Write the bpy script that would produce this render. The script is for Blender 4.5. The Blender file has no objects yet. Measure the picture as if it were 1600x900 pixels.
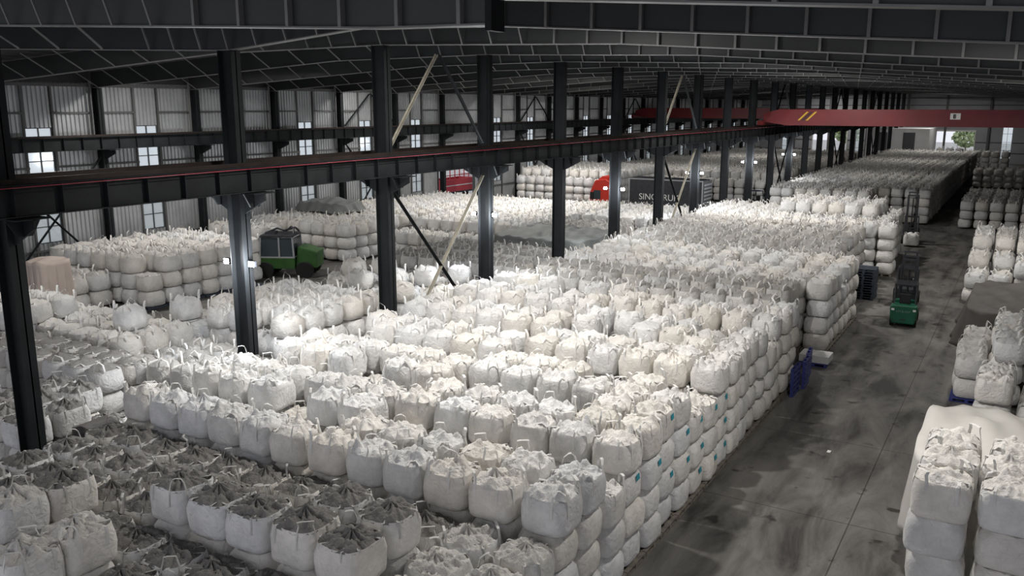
import bpy, math, random
import numpy as np
from mathutils import Vector, Matrix
R = math.radians
PI = math.pi
scene = bpy.context.scene
col = scene.collection

# ------------------------------------------------------------------ camera
CAM_H = 11.0; FOC = 1350.0; PITCH = R(11.92); YAW = R(30.7)
cam_d = bpy.data.cameras.new('camera'); cam = bpy.data.objects.new('camera', cam_d); col.objects.link(cam)
cam.location = (0, 0, CAM_H)
cam.rotation_euler = (R(90) - PITCH, 0, YAW)
cam_d.sensor_width = 36.0; cam_d.lens = FOC / 1600 * 36.0
cam_d.clip_start = 0.1; cam_d.clip_end = 1000
scene.camera = cam

# ------------------------------------------------------------------ daylight and exposure
world = bpy.data.worlds.new('overcast_sky'); scene.world = world; world.use_nodes = True
bg = world.node_tree.nodes['Background']
bg.inputs[0].default_value = (0.91, 0.92, 1.0, 1); bg.inputs[1].default_value = 0.95
scene.view_settings.view_transform = 'Standard'; scene.view_settings.look = 'None'
scene.view_settings.exposure = 0.0; scene.view_settings.gamma = 1.0
scene.view_settings.use_curve_mapping = False
LAMP_W = 1200.0      # watts of one high bay lamp
FLOOD_W = 480.0      # watts of one column floodlight

# ------------------------------------------------------------------ materials
def nt(name):
    m = bpy.data.materials.new(name); m.use_nodes = True
    t = m.node_tree; b = t.nodes['Principled BSDF']
    return m, t, b
def mat(name, c, rough=.6, metal=0.0, var=0.0, scale=3.0, bump=0.0, spec=.5):
    m, t, b = nt(name)
    b.inputs['Base Color'].default_value = (*c, 1); b.inputs['Roughness'].default_value = rough
    b.inputs['Metallic'].default_value = metal; b.inputs['Specular IOR Level'].default_value = spec
    tc = t.nodes.new('ShaderNodeTexCoord')
    if var or bump:
        n = t.nodes.new('ShaderNodeTexNoise'); n.inputs['Scale'].default_value = scale; n.inputs['Detail'].default_value = 5
        t.links.new(tc.outputs['Object'], n.inputs['Vector'])
        if var:
            r = t.nodes.new('ShaderNodeValToRGB')
            r.color_ramp.elements[0].position = .3; r.color_ramp.elements[1].position = .7
            r.color_ramp.elements[0].color = tuple(x * (1 - var) for x in c) + (1,)
            r.color_ramp.elements[1].color = tuple(min(1, x * (1 + var)) for x in c) + (1,)
            t.links.new(n.outputs['Fac'], r.inputs['Fac']); t.links.new(r.outputs['Color'], b.inputs['Base Color'])
        if bump:
            bp = t.nodes.new('ShaderNodeBump'); bp.inputs['Strength'].default_value = bump; bp.inputs['Distance'].default_value = .02
            t.links.new(n.outputs['Fac'], bp.inputs['Height']); t.links.new(bp.outputs['Normal'], b.inputs['Normal'])
    return m
def emit(name, c, s):
    m, t, b = nt(name)
    b.inputs['Base Color'].default_value = (*c, 1)
    b.inputs['Emission Color'].default_value = (*c, 1); b.inputs['Emission Strength'].default_value = s
    return m
def cloth_mat(name, base, attr=False, scale=5.0, strength=.8):
    """woven sack cloth: the colour of each sack comes from the object colour (or a stored tint), wrinkles from noise"""
    m, t, b = nt(name)
    b.inputs['Roughness'].default_value = .75; b.inputs['Specular IOR Level'].default_value = .25
    tc = t.nodes.new('ShaderNodeTexCoord')
    if attr:
        src = t.nodes.new('ShaderNodeAttribute'); src.attribute_name = 'tint'; cs = src.outputs['Color']
    else:
        src = t.nodes.new('ShaderNodeObjectInfo'); cs = src.outputs['Color']
    mul = t.nodes.new('ShaderNodeMix'); mul.data_type = 'RGBA'; mul.blend_type = 'MULTIPLY'; mul.inputs[0].default_value = 1
    n2 = t.nodes.new('ShaderNodeTexNoise'); n2.inputs['Scale'].default_value = 1.7; n2.inputs['Detail'].default_value = 6; n2.inputs['Roughness'].default_value = .65
    t.links.new(tc.outputs['Object'], n2.inputs['Vector'])
    r = t.nodes.new('ShaderNodeValToRGB')
    r.color_ramp.elements[0].position = .25; r.color_ramp.elements[1].position = .62
    r.color_ramp.elements[0].color = tuple(x * .72 for x in base) + (1,)
    r.color_ramp.elements[1].color = tuple(base) + (1,)
    t.links.new(n2.outputs['Fac'], r.inputs['Fac'])
    t.links.new(cs, mul.inputs[6]); t.links.new(r.outputs['Color'], mul.inputs[7])
    t.links.new(mul.outputs[2], b.inputs['Base Color'])
    n = t.nodes.new('ShaderNodeTexNoise'); n.inputs['Scale'].default_value = scale; n.inputs['Detail'].default_value = 4
    n.inputs['Distortion'].default_value = 1.5
    t.links.new(tc.outputs['Object'], n.inputs['Vector'])
    bp = t.nodes.new('ShaderNodeBump'); bp.inputs['Strength'].default_value = strength; bp.inputs['Distance'].default_value = .05
    t.links.new(n.outputs['Fac'], bp.inputs['Height']); t.links.new(bp.outputs['Normal'], b.inputs['Normal'])
    return m
def floor_mat():
    m, t, b = nt('stained_concrete')
    tc = t.nodes.new('ShaderNodeTexCoord')
    mp = t.nodes.new('ShaderNodeMapping'); mp.inputs['Scale'].default_value = (.55, .16, 1)
    t.links.new(tc.outputs['Object'], mp.inputs['Vector'])
    n = t.nodes.new('ShaderNodeTexNoise'); n.inputs['Scale'].default_value = 1.6; n.inputs['Detail'].default_value = 8; n.inputs['Roughness'].default_value = .62; n.inputs['Distortion'].default_value = .5
    t.links.new(mp.outputs['Vector'], n.inputs['Vector'])
    r = t.nodes.new('ShaderNodeValToRGB')
    e = r.color_ramp.elements
    e[0].position = .34; e[0].color = (.036, .034, .032, 1)
    e[1].position = .66; e[1].color = (.185, .178, .166, 1)
    k = e.new(.47); k.color = (.108, .104, .098, 1)
    t.links.new(n.outputs['Fac'], r.inputs['Fac'])
    # dark oil spots with a shape of their own
    n2 = t.nodes.new('ShaderNodeTexNoise'); n2.inputs['Scale'].default_value = 1.15; n2.inputs['Detail'].default_value = 3
    t.links.new(tc.outputs['Object'], n2.inputs['Vector'])
    r2 = t.nodes.new('ShaderNodeValToRGB'); r2.color_ramp.elements[0].position = .30; r2.color_ramp.elements[0].color = (.33, .31, .30, 1)
    r2.color_ramp.elements[1].position = .36; r2.color_ramp.elements[1].color = (1, 1, 1, 1)
    t.links.new(n2.outputs['Fac'], r2.inputs['Fac'])
    mul = t.nodes.new('ShaderNodeMix'); mul.data_type = 'RGBA'; mul.blend_type = 'MULTIPLY'; mul.inputs[0].default_value = 1
    t.links.new(r.outputs['Color'], mul.inputs[6]); t.links.new(r2.outputs['Color'], mul.inputs[7])
    # sawn joints every 6 m
    br = t.nodes.new('ShaderNodeTexBrick'); br.offset = 0
    br.inputs['Color1'].default_value = (1, 1, 1, 1); br.inputs['Color2'].default_value = (1, 1, 1, 1); br.inputs['Mortar'].default_value = (.42, .41, .40, 1)
    br.inputs['Scale'].default_value = 1; br.inputs['Mortar Size'].default_value = .018; br.inputs['Mortar Smooth'].default_value = .2
    br.inputs['Brick Width'].default_value = 4.2; br.inputs['Row Height'].default_value = 6.0
    mp2 = t.nodes.new('ShaderNodeMapping'); mp2.inputs['Location'].default_value = (3.15, 1.0, 0)
    t.links.new(tc.outputs['Object'], mp2.inputs['Vector']); t.links.new(mp2.outputs['Vector'], br.inputs['Vector'])
    mul2 = t.nodes.new('ShaderNodeMix'); mul2.data_type = 'RGBA'; mul2.blend_type = 'MULTIPLY'; mul2.inputs[0].default_value = 1
    t.links.new(mul.outputs[2], mul2.inputs[6]); t.links.new(br.outputs['Color'], mul2.inputs[7])
    t.links.new(mul2.outputs[2], b.inputs['Base Color'])
    b.inputs['Roughness'].default_value = .62; b.inputs['Specular IOR Level'].default_value = .35
    bp = t.nodes.new('ShaderNodeBump'); bp.inputs['Strength'].default_value = .15
    t.links.new(n.outputs['Fac'], bp.inputs['Height']); t.links.new(bp.outputs['Normal'], b.inputs['Normal'])
    return m
def glass_mat():
    m, t, b = nt('dusty_glass')
    out = t.nodes['Material Output']
    tr = t.nodes.new('ShaderNodeBsdfTransparent'); tr.inputs[0].default_value = (.92, .95, .95, 1)
    df = t.nodes.new('ShaderNodeBsdfTranslucent'); df.inputs[0].default_value = (.75, .8, .8, 1)
    gl = t.nodes.new('ShaderNodeBsdfGlossy'); gl.inputs['Roughness'].default_value = .1
    m1 = t.nodes.new('ShaderNodeMixShader'); m1.inputs[0].default_value = .2
    m2 = t.nodes.new('ShaderNodeMixShader'); m2.inputs[0].default_value = .05
    t.links.new(tr.outputs[0], m1.inputs[1]); t.links.new(df.outputs[0], m1.inputs[2])
    t.links.new(m1.outputs[0], m2.inputs[1]); t.links.new(gl.outputs[0], m2.inputs[2])
    t.links.new(m2.outputs[0], out.inputs[0])
    return m

M = dict(
    steel=mat('dark_painted_steel', (.017, .019, .021), .62, 0, .25, 1.2, 0, .2),
    rafter=mat('rafter_paint', (.036, .039, .039), .5, 0, .18, .5),
    rib=mat('pale_grey_edge', (.19, .19, .188), .5, 0, .15, 2),  # flanges and stiffeners paler than the web: caught light put into the colour
    tanbar=mat('weathered_tan_angle', (.36, .34, .28), .6, 0, .2, 2),
    roof=mat('roof_sheet', (.040, .041, .043), .7, 0, .2, .3),
    purlin=mat('purlin_steel', (.07, .07, .072), .6),
    wall=mat('corrugated_sheet', (.44, .45, .46), .36, .45, .15, .6),
    girt=mat('girt_steel', (.10, .10, .10), .6),
    frame=mat('window_frame_steel', (.05, .055, .055), .5),
    glass=glass_mat(),
    panel=mat('grey_wall_panel', (.34, .35, .37), .6, 0, .1, .4),
    office=mat('white_render', (.62, .62, .62), .8, 0, .06, .7),
    officewin=mat('dark_louvre', (.07, .075, .085), .5),
    red=mat('crane_red', (.15, .010, .013), .42, 0, .2, .5),
    cabred=mat('lorry_red', (.55, .035, .02), .4),
    truckred=mat('tipper_red', (.55, .05, .07), .5),
    yellow=mat('hazard_yellow', (.65, .42, .03), .5),
    black=mat('matt_black', (.012, .012, .013), .5),
    dark=mat('dark_machine', (.030, .032, .038), .45, 0, .3, 3),
    white=mat('white_paint', (.80, .80, .78), .5),
    rail=mat('worn_rail', (.040, .030, .026), .45, .5, .3, 1.5),
    busbar=mat('red_conductor', (.26, .015, .035), .5),
    green=mat('forklift_green', (.007, .10, .055), .4, 0, .12, 2),
    cabgreen=mat('loader_green', (.03, .10, .018), .45, 0, .2, 2),
    cabglass=mat('tinted_cab_glass', (.05, .065, .075), .12, 0, 0),
    rubber=mat('tyre_rubber', (.012, .012, .012), .85),
    wood=mat('grey_pallet_wood', (.17, .15, .125), .8, 0, .3, 6, .3),
    blue=mat('blue_plastic', (.035, .045, .20), .5, 0, .15, 3),
    slate=mat('dark_blue_pallet', (.035, .045, .065), .55, 0, .2, 3),
    teal=mat('teal_label', (.03, .30, .38), .6),
    lamp=emit('lamp_lens', (1.0, .95, .86), 3.0),
    flood=emit('floodlight_lens', (.93, .96, 1.0), 60.0),
    yard=mat('yard_concrete', (.45, .45, .43), .8, 0, .1, .2),
    hedge=mat('tree_leaves', (.36, .44, .24), .8, 0, .4, 1.5),  # glare at the gates put into the leaf colour as a paler green
    floor=floor_mat(),
    sack=cloth_mat('woven_sack', (.86, .85, .83)),
    sackmass=cloth_mat('woven_sack_mass', (.86, .85, .83), True),
    top=cloth_mat('crumpled_sack_top', (.86, .85, .83), False, 9.0, .8),
    strap=cloth_mat('white_webbing', (.84, .83, .80), False, 20, .1),
    tarp_white=mat('pale_dust_sheet', (.62, .60, .56), .7, 0, .06, 1.0, .3),
    tarp_pink=mat('pinkish_dust_sheet', (.62, .52, .46), .75, 0, .08, 1.0, .3),
    tarp_grey=mat('grey_tarpaulin', (.16, .17, .165), .65, 0, .2, 1.0, .3),
    tarp_dark=mat('dark_tarpaulin', (.085, .078, .072), .7, 0, .2, 1.0, .3),
)

# ------------------------------------------------------------------ helpers
def link(name, me, m=None, parent=None):
    o = bpy.data.objects.new(name, me); col.objects.link(o)
    if m is not None and me is not None and len(me.materials) == 0: me.materials.append(m)
    if parent is not None: o.parent = parent
    return o
class MB:
    """collects boxes, bars and tubes, then links them as one mesh object"""
    def __init__(s): s.v = []; s.f = []; s.smooth = False
    def poly(s, vs, fs):
        n = len(s.v); s.v += [tuple(map(float, p)) for p in vs]; s.f += [tuple(i + n for i in f) for f in fs]; return s
    def hexa(s, p):
        return s.poly(p, [(0, 3, 2, 1), (4, 5, 6, 7), (0, 1, 5, 4), (1, 2, 6, 5), (2, 3, 7, 6), (3, 0, 4, 7)])
    def box(s, x0, x1, y0, y1, z0, z1):
        return s.hexa([(x0, y0, z0), (x1, y0, z0), (x1, y1, z0), (x0, y1, z0), (x0, y0, z1), (x1, y0, z1), (x1, y1, z1), (x0, y1, z1)])
    def bar(s, a, b, w, h=None, up=(0, 0, 1)):
        h = h or w; a = Vector(a); b = Vector(b); d = (b - a).normalized(); u = Vector(up)
        if abs(d.dot(u)) > .98: u = Vector((1, 0, 0))
        r = d.cross(u).normalized() * (w / 2); u = r.cross(d).normalized() * (h / 2)
        return s.hexa([a - r - u, a + r - u, a + r + u, a - r + u, b - r - u, b + r - u, b + r + u, b - r + u])
    def prism(s, prof, y0, y1, axis='y'):
        n = len(prof)
        f = (lambda p, t: (p[0], t, p[1])) if axis == 'y' else ((lambda p, t: (t, p[0], p[1])) if axis == 'x' else (lambda p, t: (p[0], p[1], t)))
        vs = [f(p, y0) for p in prof] + [f(p, y1) for p in prof]
        fs = [tuple(range(n - 1, -1, -1)), tuple(range(n, 2 * n))] + [(i, (i + 1) % n, n + (i + 1) % n, n + i) for i in range(n)]
        return s.poly(vs, fs)
    def tube(s, a, b, r, n=12, r2=None):
        a = Vector(a); b = Vector(b); r2 = r if r2 is None else r2; d = (b - a).normalized()
        u = Vector((0, 0, 1)) if abs(d.z) < .9 else Vector((1, 0, 0)); x = d.cross(u).normalized(); y = d.cross(x)
        vs = [a + (x * math.cos(2 * PI * i / n) + y * math.sin(2 * PI * i / n)) * r for i in range(n)] + [b + (x * math.cos(2 * PI * i / n) + y * math.sin(2 * PI * i / n)) * r2 for i in range(n)]
        return s.poly(vs, [tuple(range(n)), tuple(range(2 * n - 1, n - 1, -1))] + [(i, n + i, n + (i + 1) % n, (i + 1) % n) for i in range(n)])
    def path(s, pts, r, n=8):
        for a, b in zip(pts[:-1], pts[1:]): s.tube(a, b, r, n)
        return s
    def mesh(s, name):
        me = bpy.data.meshes.new(name); me.from_pydata(s.v, [], s.f)
        if s.smooth: me.shade_smooth()
        me.update(); return me
    def build(s, name, m, parent=None, bevel=0):
        o = link(name, s.mesh(name), m, parent)
        if bevel:
            b = o.modifiers.new('b', 'BEVEL'); b.width = bevel; b.segments = 2; b.limit_method = 'ANGLE'
        return o
def tag(o, label=None, cat=None, group=None, kind=None):
    if label: o['label'] = label
    if cat: o['category'] = cat
    if group: o['group'] = group
    if kind: o['kind'] = kind
    return o
def empty(name, loc=(0, 0, 0), rz=0.0):
    o = bpy.data.objects.new(name, None); col.objects.link(o); o.location = loc; o.rotation_euler = (0, 0, rz); o.empty_display_size = .2
    return o
ORD = ['first', 'second', 'third', 'fourth', 'fifth', 'sixth', 'seventh', 'eighth', 'ninth', 'tenth', 'eleventh', 'twelfth', 'thirteenth', 'fourteenth', 'fifteenth', 'sixteenth', 'seventeenth', 'eighteenth', 'nineteenth', 'twentieth']
def ordinal(k):
    if k < 20: return ORD[k]
    t = {2: 'twenty', 3: 'thirty', 4: 'forty', 5: 'fifty'}[(k + 1) // 10]; u = (k + 1) % 10
    return {20: 'twentieth', 30: 'thirtieth', 40: 'fortieth', 50: 'fiftieth'}[k + 1] if u == 0 else t + '-' + ORD[u - 1]
def to_cam(X, Y, Z):
    F = -X * math.sin(YAW) + Y * math.cos(YAW); r = X * math.cos(YAW) + Y * math.sin(YAW); U = Z - CAM_H
    d = F * math.cos(PITCH) - U * math.sin(PITCH); u = F * math.sin(PITCH) + U * math.cos(PITCH)
    if d < .5: return (-9999, -9999, d)
    return (800 + FOC * r / d, 450 - FOC * u / d, d)

# ------------------------------------------------------------------ the building shell
BAY = 7.5; Y0 = 12.1; NB = 25
FY = [Y0 + BAY * k for k in range(NB)]
YEND = FY[-1] + 1.2          # end wall
XW = -51.5                   # inside face of the left wall
XR = 27.5
YN = -3.0                     # the near end stands open to daylight
tag(MB().box(XW - .2, XR, -14, YEND + .2, -.3, 0).build('floor', M['floor']), kind='structure')
tag(MB().box(-140, XW - .2, -40, 300, -.4, -.05).build('ground_yard', M['yard']), kind='structure')
tag(MB().box(XW - .2, 60, YEND + .2, 300, -.4, -.05).build('ground_far_yard', M['yard']), kind='structure')

# roof profile (underside of rafters)
PROF = [(-51.6, 12.1), (-31, 13.25), (-22, 13.3), (-12, 13.0), (0, 12.15), (27.6, 10.6)]
def prof_z(x, prof=PROF):
    for (a, za), (b, zb) in zip(prof[:-1], prof[1:]):
        if a <= x <= b: return za + (zb - za) * (x - a) / (b - a)
    return prof[0][1] if x < prof[0][0] else prof[-1][1]
DEPTH = .95
mb = MB()
for (a, za), (b, zb) in zip(PROF[:-1], PROF[1:]):
    mb.hexa([(a, YN, za + DEPTH + .26), (b, YN, zb + DEPTH + .26), (b, YEND + .2, zb + DEPTH + .26), (a, YEND + .2, za + DEPTH + .26),
             (a, YN, za + DEPTH + .36), (b, YN, zb + DEPTH + .36), (b, YEND + .2, zb + DEPTH + .36), (a, YEND + .2, za + DEPTH + .36)])
ceiling = tag(mb.build('ceiling', M['roof']), kind='structure')
k = 0
x = -50.6
while x < 6:
    z = prof_z(x) + DEPTH
    MB().prism([(x - .04, z + .02), (x + .04, z + .02), (x + .04, z + .26), (x - .04, z + .26)], YN, YEND).build('purlin', M['purlin'], ceiling)
    x += 1.25

# rafters
def beam_along(pts, y, web, fl, tf, mbw, mbf, depth_of):
    """welded I beam following pts in the plane y; web in mbw, flanges in mbf"""
    for (a, za), (b, zb) in zip(pts[:-1], pts[1:]):
        ta, tb = depth_of(a, za), depth_of(b, zb)
        mbw.hexa([(a, y - web / 2, za), (b, y - web / 2, zb), (b, y + web / 2, zb), (a, y + web / 2, za),
                  (a, y - web / 2, ta), (b, y - web / 2, tb), (b, y + web / 2, tb), (a, y + web / 2, ta)])
        mbf.hexa([(a, y - fl / 2, za - tf), (b, y - fl / 2, zb - tf), (b, y + fl / 2, zb - tf), (a, y + fl / 2, za - tf),
                  (a, y - fl / 2, za), (b, y - fl / 2, zb), (b, y + fl / 2, zb), (a, y + fl / 2, za)])
        mbf.hexa([(a, y - fl / 2, ta), (b, y - fl / 2, tb), (b, y + fl / 2, tb), (a, y + fl / 2, ta),
                  (a, y - fl / 2, ta + .02), (b, y - fl / 2, tb + .02), (b, y + fl / 2, tb + .02), (a, y + fl / 2, ta + .02)])
SPECIAL = {0: [(-51.4, 12.1), (-36, 13.2), (-22, 12.9), (-13.6, 12.5), (-9.8, 12.31), (-7.55, 12.27), (-7.50, 12.66), (0, 12.1), (27.4, 10.6)],
           1: [(-51.4, 12.1), (-36, 13.2), (-22.3, 12.72), (-21.7, 12.72), (-16.5, 13.15), (-12, 13.0), (0, 12.15), (27.4, 10.6)]}
brace_me = {}
for key, (dy, dz) in {'steep': (.60, .95), 'low': (1.75, .95)}.items():
    b = MB().bar((0, -.14, 0), (0, -dy, dz), .05, .05); brace_me[key] = b.mesh('fly_brace')
rib_me = MB().box(-.035, .035, -.15, -.005, 0, .95).mesh('stiffener')
for k, y in enumerate(FY):
    pts = SPECIAL.get(k, [(-51.4, 12.1)] + PROF[1:-1] + [(27.4, 10.6)])
    w, fl = MB(), MB()
    beam_along(pts, y, .05, .30, .03, w, fl, lambda a, za: prof_z(a) + DEPTH)
    ra = w.build('roof_rafter', M['rafter'])
    tag(ra, 'long dark steel roof rafter with pale flange, %s from the near end' % ordinal(k), 'rafter', 'rafters carrying the roof')
    fo = fl.build('flange', M['rib'], ra); fo['label'] = 'pale grey flange edge'
    x = -50.6
    near = k < 9
    while x < 2:
        zb = prof_z(x, pts); zt = prof_z(x) + DEPTH
        key = 'low' if x < -26 else 'steep'
        if near:
            o = link('fly_brace' if x < -15 or k % 2 else 'stiffener', brace_me[key] if x < -15 else rib_me, M['rib'], ra)
            o.name = 'fly_brace' if x < -15 else 'stiffener'
            o.location = (x, y, zb); o.scale = (1, 1, (zt - zb) / .95)
        else:
            o = link('stiffener', rib_me, M['rib'], ra); o.location = (x, y, zb); o.scale = (1, 1, (zt - zb) / .95)
        x += 1.25 if (x > -26 and k < 16) else 2.5
    if k == 0: MB().box(-7.56, -7.44, y - .2, y + .2, 12.15, 14.2).build('splice_plate', M['steel'], ra)

# columns
def h_section(mb, x, y, z0, z1, dx=.62, dy=.38, t=.03):
    mb.box(x - dx / 2, x - dx / 2 + t, y - dy / 2, y + dy / 2, z0, z1)
    mb.box(x + dx / 2 - t, x + dx / 2, y - dy / 2, y + dy / 2, z0, z1)
    mb.box(x - dx / 2, x + dx / 2, y - .02, y + .02, z0, z1)
GZ0, GZ1 = 8.32, 9.12       # crane girder, bottom and top
for k, y in enumerate(FY[:-1]):
    mb = MB(); zt = prof_z(-22, SPECIAL.get(k, PROF))
    h_section(mb, -22, y, .03, zt - .03)
    c = mb.build('steel_column', M['steel'])
    lamp = k in (1, 3, 5, 7, 9, 11)
    tag(c, 'dark steel column of the inner row between the bays, %s from the near end' % ordinal(k), 'column', 'columns of the inner row')
    MB().box(-22.5, -21.5, y - .4, y + .4, 0, .03).build('base_plate', M['steel'], c)
    for s in (1, -1):
        b = MB()
        b.prism([(-22 + s * .31, GZ0 - .75), (-22 + s * .31, GZ0 - .04), (-22 + s * 1.25, GZ0 - .04), (-22 + s * 1.25, GZ0 - .28)], y - .03, y + .03)
        b.box(min(-22 + s * .31, -22 + s * 1.25), max(-22 + s * .31, -22 + s * 1.25), y - .45, y + .45, GZ0 - .06, GZ0 - .03)
        b.prism([(y - .45, GZ0 - .06), (y + .45, GZ0 - .06), (y + .19, GZ0 - .5), (y - .19, GZ0 - .5)], -22 + s * .76 - .03, -22 + s * .76 + .03, 'x')
        b.build('crane_bracket', M['steel'], c)
for k in range(1, NB - 1):
    y = FY[k]
    mb = MB(); h_section(mb, XW + .55, y, .03, prof_z(-51) - .05, .55, .34)
    c = mb.build('steel_column', M['steel'])
    tag(c, 'dark steel column against the left wall, %s along from the near end' % ordinal(k - 1), 'column', 'columns against the left wall')
    MB().box(XW + .1, XW + 1.0, y - .35, y + .35, 0, .03).build('base_plate', M['steel'], c)
    b = MB(); b.prism([(XW + .82, GZ0 - .7), (XW + .82, GZ0 - .04), (XW + 1.9, GZ0 - .04), (XW + 1.9, GZ0 - .26)], y - .03, y + .03)
    b.box(XW + .82, XW + 1.9, y - .4, y + .4, GZ0 - .06, GZ0 - .03)
    b.build('crane_bracket', M['steel'], c)
    if k < 14:
        MB().box(XW + .35, XW + .50, y - .42, y - .36, 9.2, 12.5).build('drain_pipe', M['rib'], c)['label'] = 'pale grey pipe beside the column'

# crane runway girders with their rails
def runway(x, label, y0, y1, red, side):
    r = empty('crane_girder', (x, y0, GZ0)); tag(r, label, 'crane girder')
    L = y1 - y0
    b = MB(); b.box(-.02, .02, 0, L, .03, GZ1 - GZ0 - .03); b.build('web', M['steel'], r)
    b = MB(); b.box(-.2, .2, 0, L, 0, .03); b.box(-.26, .26, 0, L, GZ1 - GZ0 - .03, GZ1 - GZ0); b.build('flange', M['steel'], r)
    b = MB(); b.box(-.035, .035, 0, L, GZ1 - GZ0, GZ1 - GZ0 + .12); b.build('rail', M['rail'], r)
    n = int(L / 1.25); me = None
    for i in range(min(n, 96)):
        if me is None:
            me = MB().box(min(.02 * side, .17 * side), max(.02 * side, .17 * side), -.012, .012, .03, GZ1 - GZ0 - .03).mesh('stiffener')
        o = link('stiffener', me, M['rib'] if False else M['steel'], r); o.location = (0, .6 + i * 1.25, 0)
    if red:
        b = MB(); b.tube((.30, 0, GZ1 - GZ0 - .06), (.30, L, GZ1 - GZ0 - .06), .014, 6)
        b.build('conductor_bar', M['busbar'], r)['label'] = 'thin red conductor bar'
runway(-21.22, 'long dark crane girder with red conductor, near side of the inner columns', 5, YEND - 1, True, 1)
runway(-22.78, 'crane girder behind the inner row of columns, facing the left bay', 5, YEND - 1, False, -1)
runway(-49.95, 'dark crane girder running along the corrugated left wall', 12, YEND - 1, False, 1)

# bracing
def brace(label, pairs, m=None, x=-22.0):
    r = None
    for (ya, za, yb, zb, mm) in pairs:
        b = MB(); L = .13
        b.bar((x, ya, za), (x, yb, zb), L, .02, (1, 0, 0)); b.bar((x + .06, ya, za), (x + .06, yb, zb), .02, L, (1, 0, 0))
        if r is None:
            r = empty('cross_bracing', (0, 0, 0)); tag(r, label, 'bracing')
        o = b.build('diagonal_bar', M[mm], r)
        if mm == 'tanbar': o['label'] = 'pale tan diagonal bar'
for n_, kk in enumerate((2, 6, 10, 14, 18)):
    a, b_ = FY[kk] + .3, FY[kk + 1] - .3; mid = (a + b_) / 2; t = 'tanbar' if kk < 8 else 'steel'
    brace('X shaped bracing below the girder between inner columns, %s braced bay' % ORD[n_], [(a, 7.8, b_, .3, 'steel'), (b_, 7.8, a, .3, t)])
    brace('upside-down V bracing above the girder between inner columns, %s braced bay' % ORD[n_], [(a, 9.3, mid - .1, 13.1, t), (b_, 9.3, mid + .1, 13.1, 'steel')])
for n_, kk in enumerate((2, 6, 10, 14)):
    a, b_ = FY[kk] + .3, FY[kk + 1] - .3; mid = (a + b_) / 2; xx = XW + .75
    kk_off = 0
    brace('X shaped bracing low on the left wall, %s braced wall bay' % ORD[n_], [(a, 7.8, b_, .4, 'steel'), (b_, 7.8, a, .4, 'steel')], x=xx)
    if n_: brace('upside-down V bracing high on the left wall, %s braced wall bay' % ORD[n_], [(a, 9.3, mid - .1, 12.0, 'steel'), (b_, 9.3, mid + .1, 12.0, 'steel')], x=xx)

# left wall: corrugated sheets with real ridges, a window strip in every bay, one lorry door
def corr(mb, y0, y1, z0, z1, x=XW, p=.28, d=.085):
    n = max(1, int(round((y1 - y0) / p))); q = (y1 - y0) / n; ys = []
    for i in range(n):
        s = y0 + i * q
        ys += [(s, 0), (s + q * .35, 0), (s + q * .5, d), (s + q * .85, d)]
    ys.append((y1, 0))
    b = len(mb.v)
    for (yy, dd) in ys: mb.v += [(x + dd, yy, z0), (x + dd, yy, z1)]
    for i in range(len(ys) - 1): mb.f.append((b + 2 * i, b + 2 * i + 2, b + 2 * i + 3, b + 2 * i + 1))
ZW = 12.4
wl = MB(); frames = []
edges = [4.6] + FY
DOOR = (71.9, 78.6, 5.1)
WIN = []
for a, b_ in zip([YN + .6] + FY[:-1], FY):
    mid = (a + b_) / 2; w0, w1 = mid - .85, mid + .85
    has = b_ > 15
    if not has: corr(wl, a, b_, 0, ZW); continue
    if abs(a - DOOR[0]) < 1:
        corr(wl, a, b_, DOOR[2], ZW); continue
    corr(wl, a, w0, 0, ZW); corr(wl, w1, b_, 0, ZW)
    corr(wl, w0, w1, 0, 2.7); corr(wl, w0, w1, 9.7, ZW)
    WIN.append((w0, w1))
corr(wl, FY[-1], YEND, 0, ZW)
tag(MB().box(XW - .1, XW + .02, YN, YEND, 12.4, 13.4).build('trim_1', M['roof']), kind='structure')
wall_left = tag(wl.build('wall_left', M['wall']), kind='structure')
g = MB()
for z in (2.2, 4.7, 7.25, 10.5, 12.15):
    ys0 = YN
    for (w0, w1) in WIN + [(DOOR[0], DOOR[1])] + [(YEND, YEND)]:
        if z < 12 and z > 2.5:
            if not (w0 == DOOR[0] and z > 5.2): g.box(XW + .06, XW + .22, ys0, w0, z, z + .12); ys0 = w1
    if z > 12 or z < 2.5:
        if z > 12: g.box(XW + .06, XW + .25, YN, YEND, z, z + .2)
        else:
            g.box(XW + .06, XW + .22, YN, DOOR[0], z, z + .12); g.box(XW + .06, XW + .22, DOOR[1], YEND, z, z + .12)
g.build('girt', M['girt'], wall_left)
p_ = MB()
for (w0, w1) in WIN:
    for yy in (w0 - .14, w1 + .02): p_.box(XW + .06, XW + .2, yy, yy + .12, 0, 12.2)
p_.build('window_post', M['girt'], wall_left)
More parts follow.
